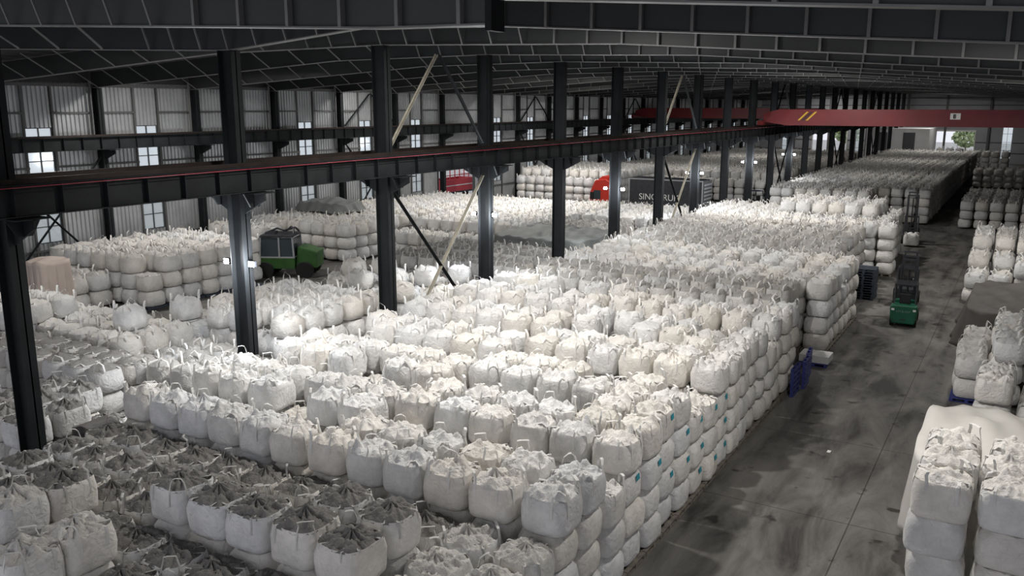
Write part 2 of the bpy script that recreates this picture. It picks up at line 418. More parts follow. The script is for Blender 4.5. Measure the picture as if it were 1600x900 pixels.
def window(n, x, w0, w1, z0, z1, rows, axis='x', cols=2):
    """axis x: lies in a wall facing X; axis y: in a wall facing Y"""
    f = MB(); t = .05
    def bx(a0, a1, c0, c1):
        if axis == 'x': f.box(x - .06, x + .06, a0, a1, c0, c1)
        else: f.box(a0, a1, x - .06, x + .06, c0, c1)
    bx(w0, w0 + t, z0, z1); bx(w1 - t, w1, z0, z1)
    for i in range(rows + 1):
        z = z0 + (z1 - z0 - t) * i / rows; bx(w0 + t, w1 - t, z, z + t)
    for i in range(1, cols):
        c = w0 + (w1 - w0) * i / cols
        for j in range(rows):
            za = z0 + (z1 - z0 - t) * j / rows + t; zb = z0 + (z1 - z0 - t) * (j + 1) / rows
            bx(c - t / 2, c + t / 2, za, zb)
    o = tag(f.build('window_%d' % n, M['frame']), kind='structure')
    gl = MB()
    if axis == 'x': gl.box(x - .006, x + .006, w0 + t, w1 - t, z0 + t, z1 - t)
    else: gl.box(w0 + t, w1 - t, x - .006, x + .006, z0 + t, z1 - t)
    gl.build('glass', M['glass'], o)
    return o
wn = 0
for (w0, w1) in WIN: wn += 1; window(wn, XW, w0, w1, 2.7, 9.7, 7)
d = MB(); d.box(XW - .1, XW + .12, DOOR[0] - .1, DOOR[0] + .1, 0, 5.1); d.box(XW - .1, XW + .12, DOOR[1] - .1, DOOR[1] + .1, 0, 5.1); d.box(XW - .1, XW + .12, DOOR[0], DOOR[1], 5.0, 5.25)
tag(d.build('door_1', M['frame']), kind='structure')
# right wall (out of the photograph, closes the hall)
tag(MB().box(XR, XR + .2, YN, YEND, 0, 12.4).build('wall_right', M['panel']), kind='structure')

# far end wall with gates and window strips: openings as (x0, x1, z0, z1)
OPEN = [(-46.6, -44.6, 0.9, 7.4, 'w'), (-40.2, -33.4, 0, 6.6, 'd'), (-31.6, -30.2, .9, 6.9, 'w'), (-17.2, -9.7, 0, 6.3, 'd'), (-5.0, -3.3, .9, 7.3, 'w')]
fw = MB(); xs = XW
for (a, b_, z0, z1, t) in OPEN:
    fw.box(xs, a, YEND, YEND + .15, 0, 13.6); 
    if z0 > 0: fw.box(a, b_, YEND, YEND + .15, 0, z0)
    fw.box(a, b_, YEND, YEND + .15, z1, 13.6); xs = b_
fw.box(xs, XR, YEND, YEND + .15, 0, 12.6)
wall_far = tag(fw.build('wall_far', M['panel']), kind='structure')
sh = MB()
for z in (1.9, 3.9, 7.8, 9.4, 11.0, 12.4):
    xs = XW
    for (a, b_, z0, z1, t) in OPEN:
        if z0 < z < z1: sh.box(xs, a, YEND - .1, YEND - .002, z, z + .16); xs = b_
    sh.box(xs, XR, YEND - .1, YEND - .002, z, z + .16)
sh.build('girt', M['girt'], wall_far)
dn = 1
for (a, b_, z0, z1, t) in OPEN:
    if t == 'w': wn += 1; window(wn, YEND + .07, a, b_, z0, z1, 4, 'y')
    else:
        dn += 1; d = MB(); d.box(a - .15, a, YEND - .12, YEND + .2, 0, z1); d.box(b_, b_ + .15, YEND - .12, YEND + .2, 0, z1); d.box(a, b_, YEND - .12, YEND + .2, z1 - .3, z1)
        tag(d.build('door_%d' % dn, M['white']), kind='structure')
for x in (-44, -37, -29.5, -22, -15, -7.4, 0, 7):
    tag(MB().box(x - .2, x + .2, YEND - .5, YEND - .1, 0, prof_z(x) + .5).build('trim_%d' % (20 + int(x + 50)), M['girt']), kind='structure')
# white office block inside at the far end
of = empty('office_room', (-21.3, 174, 0)); tag(of, 'white office room with two dark windows, built inside by the far wall', 'office')
MB().box(-5.3, 5.3, 0, 14, 0, 6.9).build('office_wall', M['office'], of)
for x in (-2.7, 2.0):
    MB().box(x - 1.0, x + 1.0, -.06, -.002, 2.9, 6.2).build('office_window', M['officewin'], of)
# trees and a wall outside the far gates
def tree(x, y, h, r, label, seed):
    rg = random.Random(seed)
    t = empty('tree', (x, y, -.05)); tag(t, label, 'tree', 'trees outside the far gates')
    MB().tube((0, 0, 0), (0, 0, h * .6), .2, 8, .12).build('trunk', M['wood'], t)
    cr = MB()
    for i in range(420):
        a = rg.uniform(0, 2 * PI); u = rg.uniform(-1, 1); q = r * rg.uniform(.55, 1) * math.sqrt(1 - u * u)
        c = Vector((q * math.cos(a), q * math.sin(a), h * .65 + u * h * .33)); s = rg.uniform(.3, .6)
        n1 = Vector((rg.uniform(-1, 1), rg.uniform(-1, 1), rg.uniform(-1, 1))).normalized(); n2 = n1.orthogonal().normalized() * s; n1 = n1 * s
        cr.poly([c - n1, c + n2, c + n1, c - n2], [(0, 1, 2, 3)])
    cr.build('foliage', M['hedge'], t)
tree(-13.0, 226, 6.0, 3.0, 'green tree seen through the tall gate beside the white office', 1)
tree(-40, 232, 6.5, 3.2, 'green tree seen through the left bay gate in the far wall', 2)

# ------------------------------------------------------------------ lamps
def high_bay(x, y, label, power=1.0):
    z = prof_z(x) + .62
    t = empty('high_bay_lamp', (x, y, z)); tag(t, label, 'lamp', 'high bay lamps under the roof')
    MB().tube((0, 0, .35), (0, 0, .55), .02, 6).build('stem', M['steel'], t)
    MB().tube((0, 0, .02), (0, 0, .35), .32, 20, .1).build('reflector', M['steel'], t)
    MB().tube((0, 0, -.01), (0, 0, .02), .30, 20).build('lens', M['lamp'], t)
    l = bpy.data.lights.new('lamp_light', 'AREA'); l.shape = 'DISK'; l.size = .6; l.energy = LAMP_W * power; l.color = (1.0, .965, .92)
    lo = bpy.data.objects.new('lamp_light', l); col.objects.link(lo); lo.parent = t; lo.location = (0, 0, -.05)
LAMPS = [(-13, 23, 1.05), (-15.5, 31.5, .75), (-14, 41.5, .55), (-15, 61, 1.15), (-14, 71, .7), (-14, 101, .35), (-14, 131, .5), (-14, 161, .5),
         (-34, 23, .55), (-44, 33, .9), (-38, 56, .9), (-36, 68, 1.3), (-42, 83, 1.2), (-36, 103, .6), (-36, 133, .6), (-36, 163, .6), (-1, 21, .6), (-1, 52, .7)]
LAMPS += [(-48.3, 61, .22), (-14, 178, .8), (-36, 182, .8)]  # last two are unseen lamps added to brighten the end wall
for i, (x, y, p) in enumerate(LAMPS):
    y = min(FY, key=lambda q: abs(q + 1.1 - y)) + 1.1
    high_bay(x, y, 'round high bay lamp hanging under the roof, %s of the lamps' % ordinal(i), p)
def floodlight(k, s):
    x = -22 + s * .55; y = FY[k] - .1
    side = 'aisle side' if s > 0 else 'left bay side'
    x += s * .03; t = empty('floodlight', (x, y, 5.95)); tag(t, 'glaring white floodlight on the %s of the %s inner column' % (side, ordinal(k)), 'floodlight', 'floodlights on the inner columns')
    MB().box(-.13, .13, -.05, .08, -.10, .10).build('housing', M['dark'], t, .015)
    MB().box(-.11, .11, -.062, -.052, -.08, .08).build('lens', M['flood'], t)
    MB().bar((-s * .24, .05, 0), (-s * .14, .05, 0), .04).build('arm', M['dark'], t)
    l = bpy.data.lights.new('flood_beam', 'POINT'); l.energy = FLOOD_W * (1 if s > 0 else .8); l.shadow_soft_size = .15; l.color = (.93, .96, 1.0)
    lo = bpy.data.objects.new('flood_beam', l); col.objects.link(lo); lo.parent = t; lo.location = (s * .25, -.35, 0)
for k in (1, 3, 5, 7, 9, 11): floodlight(k, 1); floodlight(k, -1)

# ------------------------------------------------------------------ overhead cranes
def bridge_crane(x0, x1, y, label, marks):
    t = empty('bridge_crane', (x0, y, 0)); tag(t, label, 'crane'); L = x1 - x0
    z0, z1 = GZ1 + .12, GZ1 + 1.55
    for dy in (0, 2.0):
        b = MB(); b.prism([(.2, z0 + .35), (2.2, z0 + .05), (L - 2.2, z0 + .05), (L - .2, z0 + .35), (L - .2, z1 - .35), (L - 1.5, z1), (1.5, z1), (.2, z1 - .35)], dy - .25, dy + .25)
        b.build('bridge_girder', M['red'], t)
    for xx in (.1, L - .1):
        b = MB(); b.box(xx - .22, xx + .22, -1.0, 3.0, z0 + .05, z0 + .45); e = b.build('end_carriage', M['red'], t)
        for dy in (-.7, 2.7): MB().tube((xx - .06, dy, z0 + .17), (xx + .06, dy, z0 + .17), .17, 16).build('wheel', M['dark'], e)
    if marks:
        for i in range(3):
            MB().prism([(3.2 + i * .35, z1 - .95), (3.38 + i * .35, z1 - .95), (3.38 + i * .35 + .75, z1 - .2), (3.2 + i * .35 + .75, z1 - .2)], -.262, -.252).build('hazard_stripe', M['yellow'] if i != 1 else M['black'], t)
        s = MB().box(15.3, 16.05, -.275, -.253, z1 - .78, z1 - .28).build('sign_plate', M['white'], t); s['label'] = 'small white plate with a dark numeral'
        n = MB(); n.box(15.52, 15.62, -.285, -.276, z1 - .70, z1 - .36); n.box(15.52, 15.72, -.285, -.276, z1 - .70, z1 - .64); n.box(15.52, 15.72, -.285, -.276, z1 - .56, z1 - .50); n.box(15.52, 15.72, -.285, -.276, z1 - .42, z1 - .36); n.box(15.66, 15.72, -.285, -.276, z1 - .64, z1 - .42)
        n.build('numeral', M['black'], s)
bridge_crane(-21.22, XR - .6, 80, 'big red bridge crane with yellow stripes and a white plate, spanning the aisle bay', True)
bridge_crane(-49.95, -22.78, 119, 'dark red bridge crane spanning the left bay beyond the columns', False)

# ------------------------------------------------------------------ sacks
TH = .78; PB = .15
def sup(th, p): return 1.0 / (abs(math.cos(th)) ** p + abs(math.sin(th)) ** p) ** (1 / p)
BODY_PROF = [(0, .86), (.012, .925), (.045, .975), (.14, 1.0), (.34, 1.015), (.52, 1.012), (.65, 1.0), (.72, .98), (.755, .945)]
def sack_template(seed, N, nt_, kind):
    """kind: 'up' (loops stand), 'tied' (gathered dark top), 'low' (pressed under another sack)"""
    rg = random.Random(seed); H = .80; R0 = .535
    ph = [rg.uniform(0, 6.28) for _ in range(12)]; pp = rg.uniform(3.6, 5.5)
    lean = (rg.uniform(-.02, .02), rg.uniform(-.02, .02))
    def lump(th, z): return 1 + .012 * math.sin(2 * th + ph[0] + 3 * z) + .012 * math.sin(5 * th + ph[1] - 7 * z) + .008 * math.sin(9 * th + ph[2] + 12 * z)
    bv, bf = [], []
    P0 = BODY_PROF if kind != 'low' else [(0, .84), (.012, .91), (.045, .965), (.14, 1.0), (.32, 1.02), (.48, 1.005), (.58, .965), (.66, .90), (.725, .81)]
    prof = P0 if N > 24 else [P0[i] for i in (0, 2, 4, 6, 8)]
    kf = [(rg.randint(9, 14), rg.uniform(0, 6.3)), (rg.randint(17, 25), rg.uniform(0, 6.3))]
    for (z, s) in prof:
        cr = max(0, (z - .5) / .22) ** 1.5 * (.035 if kind == 'low' else .016)
        for i in range(N):
            th = 2 * PI * i / N; r = R0 * s * sup(th, pp if z < .6 else pp * .75) * lump(th, z)
            r *= 1 + cr * ((1 - 2 * abs(math.sin((kf[0][0] * th + kf[0][1] + 5 * z) / 2))) + .6 * (1 - 2 * abs(math.sin((kf[1][0] * th + kf[1][1]) / 2))))
            bv.append((r * math.cos(th) + lean[0] * z, r * math.sin(th) + lean[1] * z, z * H / .8 * (1 if kind != 'low' else 1.02)))
    for j in range(len(prof) - 1):
        for i in range(N): bf.append((j * N + i, j * N + (i + 1) % N, (j + 1) * N + (i + 1) % N, (j + 1) * N + i))
    bf.append(tuple(range(N - 1, -1, -1)))
    # crumpled top
    tv, tf = [], []
    dome = {'up': rg.uniform(.05, .12), 'tied': rg.uniform(.07, .12), 'low': .02}[kind]
    ks = [(rg.randint(5, 8), rg.uniform(0, 6.3), rg.uniform(-4, 4)), (rg.randint(9, 13), rg.uniform(0, 6.3), rg.uniform(-5, 5)), (rg.randint(15, 21), rg.uniform(0, 6.3), rg.uniform(-6, 6))]
    bl = [(rg.uniform(-.4, .4), rg.uniform(-.4, .4), rg.uniform(.04, .12), rg.uniform(.05, .12)) for _ in range(12)]
    amp = {'up': .062, 'tied': .065, 'low': .02}[kind]
    ridges = [(rg.uniform(0, PI), rg.uniform(9, 26), rg.uniform(0, 6.3), rg.uniform(1.2, 3.5), rg.uniform(0, PI)) for _ in range(5)]
    bag_off = (rg.uniform(-.06, .06), rg.uniform(-.06, .06))
    for j in range(nt_ + 1):
        t = 1 - j / nt_ * .97
        for i in range(N):
            th = 2 * PI * i / N
            r = R0 * ({'up': .945, 'tied': .975, 'low': .82}[kind]) * t * sup(th, 2 + (pp * .75 - 2) * t) * lump(th, .75)
            cx = bag_off[0] * (1 - t); cy = bag_off[1] * (1 - t)
            x, y = r * math.cos(th) + cx, r * math.sin(th) + cy
            fold = 0
            for (k_, p_, w_), wt in zip(ks, (1.0, .8, .55)): fold += wt * (1 - 2 * abs(math.sin((k_ * th + p_ + w_ * t) / 2)))
            a = amp * math.sin(PI * min(1, max(0, (1 - t) * 1.25 + .08))) ** .6
            if kind != 'low':
                fold *= .35 if kind == 'up' else .6
                for (ra_, rk, rp, rw, rb) in ridges:
                    q_ = (x * math.cos(ra_) + y * math.sin(ra_)) * rk + rp + rw * math.sin((x * math.cos(rb) + y * math.sin(rb)) * 9)
                    fold += .38 * (1 - 2 * abs(math.sin(q_ / 2))) * (12 / (rk + 4))
            z = .75 + dome * min(1, (1 - t) * 2.6) ** .8 * (1 - .25 * (1 - t)) + fold * a * (.5 + .5 * t)
            if kind != 'low':
                for (bx_, by_, hh, ww) in bl:
                    q = ((x - bx_) ** 2 + (y - by_) ** 2) / (ww * ww)
                    if q < 6: z += hh * (1 if kind == 'up' else .45) * math.exp(-q) * (1 if t < .9 else .2)
                if kind == 'tied' and t < .3: z += .09 * (1 - t / .3) + .04 * math.sin(7 * th + ph[4])
            if j == 0: z = .72
            z += rg.uniform(-.016, .016) * (0 if kind == 'low' or N < 25 else 1)
            tv.append((x + lean[0] * .75, y + lean[1] * .75, z))
    for j in range(nt_):
        for i in range(N): tf.append((j * N + i, j * N + (i + 1) % N, (j + 1) * N + (i + 1) % N, (j + 1) * N + i))
    tf.append(tuple(nt_ * N + i for i in range(N)))
    # lifting loops, one over each corner
    loops = []
    if kind != 'low':
        for c in range(4):
            sx, sy = ((1, 1), (-1, 1), (-1, -1), (1, -1))[c]
            flop = rg.random() < (.3 if kind == 'up' else .85)
            h = rg.uniform(.16, .30) if not flop else (rg.uniform(.05, .10) if kind == 'up' else rg.uniform(-.02, .04))
            ax = .37 + rg.uniform(-.09, .09) - (.12 if flop else 0); ay = .37 + rg.uniform(-.09, .09) - (.12 if flop else 0)
            A = .27
            e = .525
            full = [((e * 1.02, A, .42), (0, 1, 0)), ((e * 1.0, A, .66), (0, 1, 0)), ((e * .96, A, .76), (0, 1, 0)), ((e * .90, A + .02, .76 + h * .6), (.2, 1, 0)),
                    ((ax + .05, ay - .05, .76 + h * .95), (.7, 1, 0)), ((ax, ay, .76 + h), (1, 1, 0)), ((ay - .05, ax + .05, .76 + h * .95), (1, .7, 0)),
                    ((A + .02, e * .90, .76 + h * .6), (1, .2, 0)), ((A, e * .96, .76), (1, 0, 0)), ((A, e * 1.0, .66), (1, 0, 0)), ((A, e * 1.02, .42), (1, 0, 0))]
            if N <= 24: full = [((p[0], p[1], p[2] + max(0, p[2] - .76) * .35), w) for (p, w) in (full[i] for i in (2, 3, 5, 7, 8))]
            hw = (.027 if kind == 'up' else .020) if N > 24 else .036
            vs, fs = [], []
            for (p, w) in full:
                w = Vector((w[0] * sx, w[1] * sy, 0)).normalized() * hw; P = Vector((p[0] * sx, p[1] * sy, p[2]))
                if N > 24:
                    o_ = Vector((sx * .005, sy * .005, .003)); vs += [P - w - o_, P + w - o_, P + w + o_, P - w + o_]
                else: vs += [P - w, P + w]
            q = 4 if N > 24 else 2
            for j in range(len(full) - 1):
                for i in range(q if q == 4 else 1): fs.append((j * q + i, j * q + (i + 1) % q, (j + 1) * q + (i + 1) % q, (j + 1) * q + i))
            loops.append(([tuple(v) for v in vs], fs))
    return dict(body=(bv, bf), top=(tv, tf), loops=loops)

def to_mesh(name, vf, m, smooth=True):
    me = bpy.data.meshes.new(name); me.from_pydata(vf[0], [], vf[1]); me.materials.append(m)
    if smooth: me.shade_smooth()
    me.update(); return me
HI = {}
for kind, cnt in (('up', 7), ('tied', 5), ('low', 4)):
    HI[kind] = []
    for s in range(cnt):
        t = sack_template(hash((kind == 'up', kind == 'tied', s)) % 9999 + s * 17, 64, 18, kind)
        HI[kind].append(dict(body=to_mesh('bulk_bag', t['body'], M['sack']), top=to_mesh('gathered_top', t['top'], M['top'], True),
                             loops=[to_mesh('lifting_loop', l, M['strap'], False) for l in t['loops']]))
LO = {}
for kind, cnt in (('up', 8), ('tied', 5), ('low', 3)):
    LO[kind] = []
    for s in range(cnt):
        t = sack_template(777 + s * 13 + len(kind), 16, 5, kind)
        V, F, P = [], [], []
        for part, vf in (('body', t['body']), ('top', t['top'])) + tuple(('loop', l) for l in t['loops']):
            n = len(V); V += vf[0]; F += [tuple(i + n for i in f) for f in vf[1]]; P += [{'body': 0, 'top': 1, 'loop': 2}[part]] * len(vf[0])
        LO[kind].append((np.array(V, dtype=np.float32), F, np.array(P)))

# ---- where the sacks stand: every block is a grid of stacks with a height in tiers
rng = random.Random(4)
NX = {}
SACKS = []      # (x, y, z, rot, kind, tint_body, tint_top, scale, block, col, row, tier_from_top, tiers)
def tint(v, warm=0.0):
    return (v * (1 + warm), v, v * (1 - warm * 1.6))
def block(name, xr, nx, y0, ny, height, top='up', drab=None, px=1.15, py=1.15, sc=1.0, bright=(.86, 1.0), topc=None, base=PB, left=False, jit=.05):
    """xr: right edge, nx columns leftwards, y0 near edge, ny rows"""
    Hh = {}; NX[name] = nx
    for j in range(ny):
        for i in range(nx): Hh[(i, j)] = height(i, j)
    sgn = 1
    for j in range(ny):
        rowshift = rng.uniform(-.06, .06)
        for i in range(nx):
            n = Hh[(i, j)]
            if n <= 0: continue
            nb = [Hh.get((i, j - 1), 0), Hh.get((i - 1, j), 0)]
            if left: nb.append(Hh.get((i + 1, j), 0))
            lo = min(nb)
            x = xr - (i + .5) * px + rowshift; y = y0 + (j + .5) * py
            rz = rng.choice((0, 1, 2, 3)) * PI / 2
            for tr in range(n):
                is_top = tr == n - 1
                if not is_top and tr < lo - 1: continue
                kd = 'low'
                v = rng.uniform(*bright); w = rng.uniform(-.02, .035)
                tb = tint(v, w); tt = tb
                if is_top:
                    d_ = drab(i, j) if drab else 0
                    kd = 'tied' if (top == 'tied' or d_ > .5) else 'up'
                    if rng.random() < .08: kd = 'tied'
                    if d_ > 0:
                        q = v * (1 - d_) + .21 * d_; tt = (q * 1.02, q, q * .97)  # top darkens towards deep grey by this share
                SACKS.append((x + rng.uniform(-jit, jit), y + rng.uniform(-jit, jit), base + tr * TH * sc, rz + rng.uniform(-.07, .07), kd, tb, tt,
                              sc * rng.uniform(.975, 1.01), name, i, j, n - 1 - tr, n, is_top or tr >= lo))
def rnd(seed, i, j): return random.Random(seed * 7919 + i * 131 + j * 17).random()

# main block beside the aisle
def h_main(i, j):
    base = (4, 4, 3)[(j + (1 if i > 5 else 0)) % 3]
    if j % 3 == 2 and i < 2: base = 4 if j % 2 else 3
    if rnd(1, i, j) < .06: base -= 1
    return base
block('main', -7.15, 12, 14.0, 18, h_main, px=1.165, bright=(.88, 1.0))
# dark-topped rows in front
def h_near(i, j):     # j=0 nearest camera (y 6.0)
    x = -7.15 - (i + .5) * 1.165; y = 5.9 + (j + .5) * 1.15
    if y > 12.8: return 3
    if y > 11.7: return 4 if -11.6 < x < -9.0 else 3
    if y > 10.5: return 4 if -15.6 < x < -9.0 else 3
    if y > 9.4: return 4 if -18 < x < -16.6 else 3
    if y > 8.2: return 4 if -15.5 < x < -14.0 or -18.0 < x < -16.8 else 3
    return 4 if rnd(3, i, j) < .3 and x < -12.5 else 3
def d_near(i, j):
    x = -7.15 - (i + .5) * 1.165; y = 5.9 + (j + .5) * 1.15
    if h_near(i, j) == 4 and y < 9.9: return .15
    return .92 if x < -9 else .25
block('near', -7.15, 12, 5.9, 7, h_near, px=1.165, top='tied', drab=d_near, bright=(.86, .98))
# second block
def h_m1b(i, j): return 4 if i > 0 else 0
block('gap', -8.1, 11, 34.7, 4, lambda i, j: (4, 3, 4, 4)[j], bright=(.7, .85), drab=lambda i, j: .5)  # rows kept darker in body and top tone
block('second', -6.95, 12, 39.3, 7, lambda i, j: (4, 4, 4, 3, 4, 4, 4)[j] if rnd(5, i, j) > .05 else 3, px=1.17, bright=(.88, 1.0))
block('dusty middle', -8.6, 11, 47.4, 11, lambda i, j: 4 if (j % 4 != 1) else 3, bright=(.62, .78), drab=lambda i, j: .5 if j < 8 else .2)  # darker stack, set through the body and top tones
block('third', -7.0, 12, 60.4, 2, lambda i, j: 4, px=1.17, bright=(.95, 1.0))
block('third top', -7.6, 12, 62.7, 7, lambda i, j: (5 if 0 < i < 7 and j > 1 else 4), px=1.15, bright=(.95, 1.0))
block('fourth front', -12.2, 8, 84.5, 4, lambda i, j: 4, bright=(.62, .75))
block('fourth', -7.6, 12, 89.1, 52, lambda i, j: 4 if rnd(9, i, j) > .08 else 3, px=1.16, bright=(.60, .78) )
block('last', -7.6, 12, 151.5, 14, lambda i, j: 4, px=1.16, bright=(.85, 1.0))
# left bay, near the inner columns
def h_l1(i, j): return 3 if rnd(7, i, j) > .2 else 2
block('behind first column', -22.8, 3, 12.2, 3, lambda i, j: 3 if (i, j) != (0, 2) else 2, drab=lambda i, j: .85, top='tied', bright=(.85, .95))
block('dusty left row', -25.2, 7, 16.2, 2, lambda i, j: 3, drab=lambda i, j: .75, top='tied', bright=(.82, .92))
block('white left row', -27.9, 8, 18.9, 3, lambda i, j: 3 if (i, j) != (1, 1) else 4, bright=(.94, 1.0))
block('between columns', -22.7, 4, 17.6, 3, lambda i, j: 3 if i < 3 else 2, drab=lambda i, j: .5, bright=(.8, .92))
block('floodlit', -22.8, 6, 22.2, 5, lambda i, j: (4 if i < 5 else 3) if j > 0 else (3 if i in (1, 4) else 4), bright=(.95, 1.0))
block('left edge tall', -33.2, 3, 16.4, 4, lambda i, j: 4, bright=(.85, .95))
block('column gap pile', -22.9, 7, 29.3, 5, lambda i, j: 0 if i > 3 + j else (3 if (i + j) % 4 else 4), bright=(.85, .97))
block('dark pile', -23.0, 8, 37.0, 8, lambda i, j: (2, 2, 3, 3, 2, 3, 3, 3)[j], drab=lambda i, j: .5, bright=(.62, .8))
block('tarp pile', -24.3, 6, 48.5, 9, lambda i, j: 2 if j < 6 else 3, drab=lambda i, j: .4, bright=(.7, .85))
block('by the lorry', -23.6, 9, 62.0, 8, lambda i, j: 3, bright=(.93, 1.0))
# left bay, along the wall
S = 1.12
block('wall pile', -40.6, 7, 29.4, 5, lambda i, j: 3 if i > 0 or j > 0 else 2, px=1.3, py=1.3, sc=S, bright=(.86, .98), drab=lambda i, j: .1 if i > 3 else .3)
block('wall pile front', -43.2, 5, 26.7, 2, lambda i, j: 2, px=1.3, py=1.3, sc=S, bright=(.84, .95), drab=lambda i, j: .3)
block('sheeted', -43.2, 1, 25.3, 1, lambda i, j: 3, px=1.3, py=1.3, sc=S, top='tied')
block('wall pile back', -41.3, 6, 36.1, 2, lambda i, j: 3, px=1.3, py=1.3, sc=S, bright=(.86, .98))
block('wall pile far', -44.8, 4, 41.4, 2, lambda i, j: 3, px=1.3, py=1.3, sc=S, bright=(.80, .9))
block('tall wall block', -40.8, 8, 46.0, 12, lambda i, j: 3, px=1.22, py=1.22, sc=1.1, bright=(.80, .9))
block('white centre', -30.5, 8, 50.2, 16, lambda i, j: 3 if j > 1 else 2, px=1.2, py=1.2, sc=1.05, bright=(.92, 1.0))
block('loading bay', -40.2, 8, 61.2, 7, lambda i, j: 3, px=1.2, py=1.2, sc=1.05, bright=(.92, 1.0))
block('pillar stacks', -37.5, 10, 84.0, 12, lambda i, j: 5 if j else 4, px=1.2, py=1.2, bright=(.9, 1.0), sc=1.0)
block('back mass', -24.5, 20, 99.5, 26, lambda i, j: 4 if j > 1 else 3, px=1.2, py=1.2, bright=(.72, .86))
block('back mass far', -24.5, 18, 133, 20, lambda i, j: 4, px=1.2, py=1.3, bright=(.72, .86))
# right of the aisle
def h_r0(i, j): return (5, 5, 5)[j] if i < 4 else 5
block('right near', 3.3, 4, 17.2, 3, lambda i, j: 5, px=1.16, py=1.12, sc=.99, left=True, bright=(.9, 1.0), drab=lambda i, j: .1)
block('right under sheet', 4.2, 5, 20.9, 4, lambda i, j: 3, px=1.15, top='tied', left=True, bright=(.9, 1.0))
block('right tall', 4.0, 4, 30.2, 2, lambda i, j: 2 if i < 3 else 3 - 0, px=1.2, left=True, bright=(.95, 1.0))
block('right on pallet', 4.1, 5, 35.4, 5, lambda i, j: (2 if i > 3 else 3), px=1.16, left=True, bright=(.88, 1.0))
block('right heap', 3.5, 5, 54.0, 9, lambda i, j: min(4, 2 + j // 2) if i > 2 else min(4, 3 + j // 3), px=1.2, left=True, bright=(.85, .98))
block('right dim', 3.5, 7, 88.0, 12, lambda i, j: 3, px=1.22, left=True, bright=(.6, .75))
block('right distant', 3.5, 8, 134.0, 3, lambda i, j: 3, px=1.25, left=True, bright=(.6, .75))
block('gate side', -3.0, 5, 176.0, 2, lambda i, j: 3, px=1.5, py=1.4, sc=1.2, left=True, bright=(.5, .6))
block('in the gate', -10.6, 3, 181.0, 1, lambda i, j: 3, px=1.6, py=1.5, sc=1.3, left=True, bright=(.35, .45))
block('small pair', -8.0, 2, 160.0, 1, lambda i, j: 2, px=1.6, sc=1.2, left=True, bright=(.9, 1.0))

WHERE = {'main': 'main stack beside the aisle', 'near': 'dark-topped rows at the near end', 'gap': 'recess behind the main stack', 'second': 'second stack along the aisle',
 'dusty middle': 'dark middle stack', 'third': 'bright third stack', 'third top': 'raised part of third stack', 'behind first column': 'pile behind first column',
 'dusty left row': 'dark-topped pile left of first column', 'white left row': 'white pile left of first column', 'between columns': 'pile behind second column',
 'floodlit': 'floodlit pile by second column', 'left edge tall': 'tall pile at the far left', 'column gap pile': 'pile under the cross bracing', 'dark pile': 'dim pile behind the bracing',
 'wall pile': 'wall pile by the road', 'wall pile front': 'low front of the wall pile', 'wall pile back': 'rear of the wall pile', 'right near': 'tall stack right of the aisle',
 'right under sheet': 'pile under the pale sheet', 'right tall': 'short row behind pale sheet', 'right on pallet': 'stack on blue pallet', 'right heap': 'sloping heap right of the aisle'}

# visible sacks sorted by how large they show; the 300 largest are objects, the rest one mass
def in_view(s):
    px, py, d_ = to_cam(s[0], s[1], s[2] + .4)
    return d_ > 2 and -60 < px < 1660 and -60 < py < 990, d_
OCC = [('main', 'near')]
cand = []
for n, s in enumerate(SACKS):
    v, d_ = in_view(s)
    # lower sacks inside the pile edge facing away are hidden: they rank behind
    if v and s[13] and s[8] in WHERE: cand.append((d_ / s[7], n))
cand.sort()
HERO = set(n for d_, n in cand[:300])
TIER = ['top', 'second', 'third', 'fourth', 'fifth']
for n in sorted(HERO):
    (x, y, z, rz, kd, tb, tt, sc, name, i, j, ft, nt2, _seen) = SACKS[n]
    v = HI[kd][rng.randrange(len(HI[kd]))]
    o = link('bulk_bag', v['body']); o.location = (x, y, z); o.rotation_euler = (0, 0, rz); o.scale = (sc, sc, sc); o.color = (*tb, 1)
    t = link('gathered_top', v['top'], None, o); t.color = (*tt, 1)
    if tt[1] < tb[1] * .7: t['label'] = 'dark gathered top'
    lc = tint(min(1, .35 + .65 * (tt[1] + tb[1]) / 2))
    for lm in v['loops']: link('lifting_loop', lm, None, o).color = (*lc, 1)
    look = {'up': 'white bulk bag', 'tied': 'tied bulk bag', 'low': 'bulk bag'}[kd]
    if tt[1] < tb[1] * .7: look = 'dark-topped bulk bag'
    near_col = i
    tag(o, '%s-layer %s, %s from aisle, %s row, %s' % (TIER[min(ft, 4)], look, ordinal(i if x < -3 else NX[name] - 1 - i), ordinal(j), WHERE[name]), 'bulk bag', 'bulk bags stacked in the hall')
    if name == 'main' and i < 1 and 3 <= j <= 9 and rnd(11, i, j * 5 + ft) < .5:
        p = MB(); q = -rz
        ca, sa = math.cos(q), math.sin(q)
        def loc(px_, py_, pz_): return (px_ * ca - py_ * sa, px_ * sa + py_ * ca, pz_)
        r0 = .56
        p.poly([loc(r0, -.02, .52), loc(r0 + .004, .16, .54), loc(r0 - .02, .17, .68), loc(r0 - .02, .0, .67)], [(0, 1, 2, 3)])
        lb = p.build('paper_label', M['teal'], o); lb['label'] = 'small teal label'
        sm = lb.modifiers.new('s', 'SOLIDIFY'); sm.thickness = .006

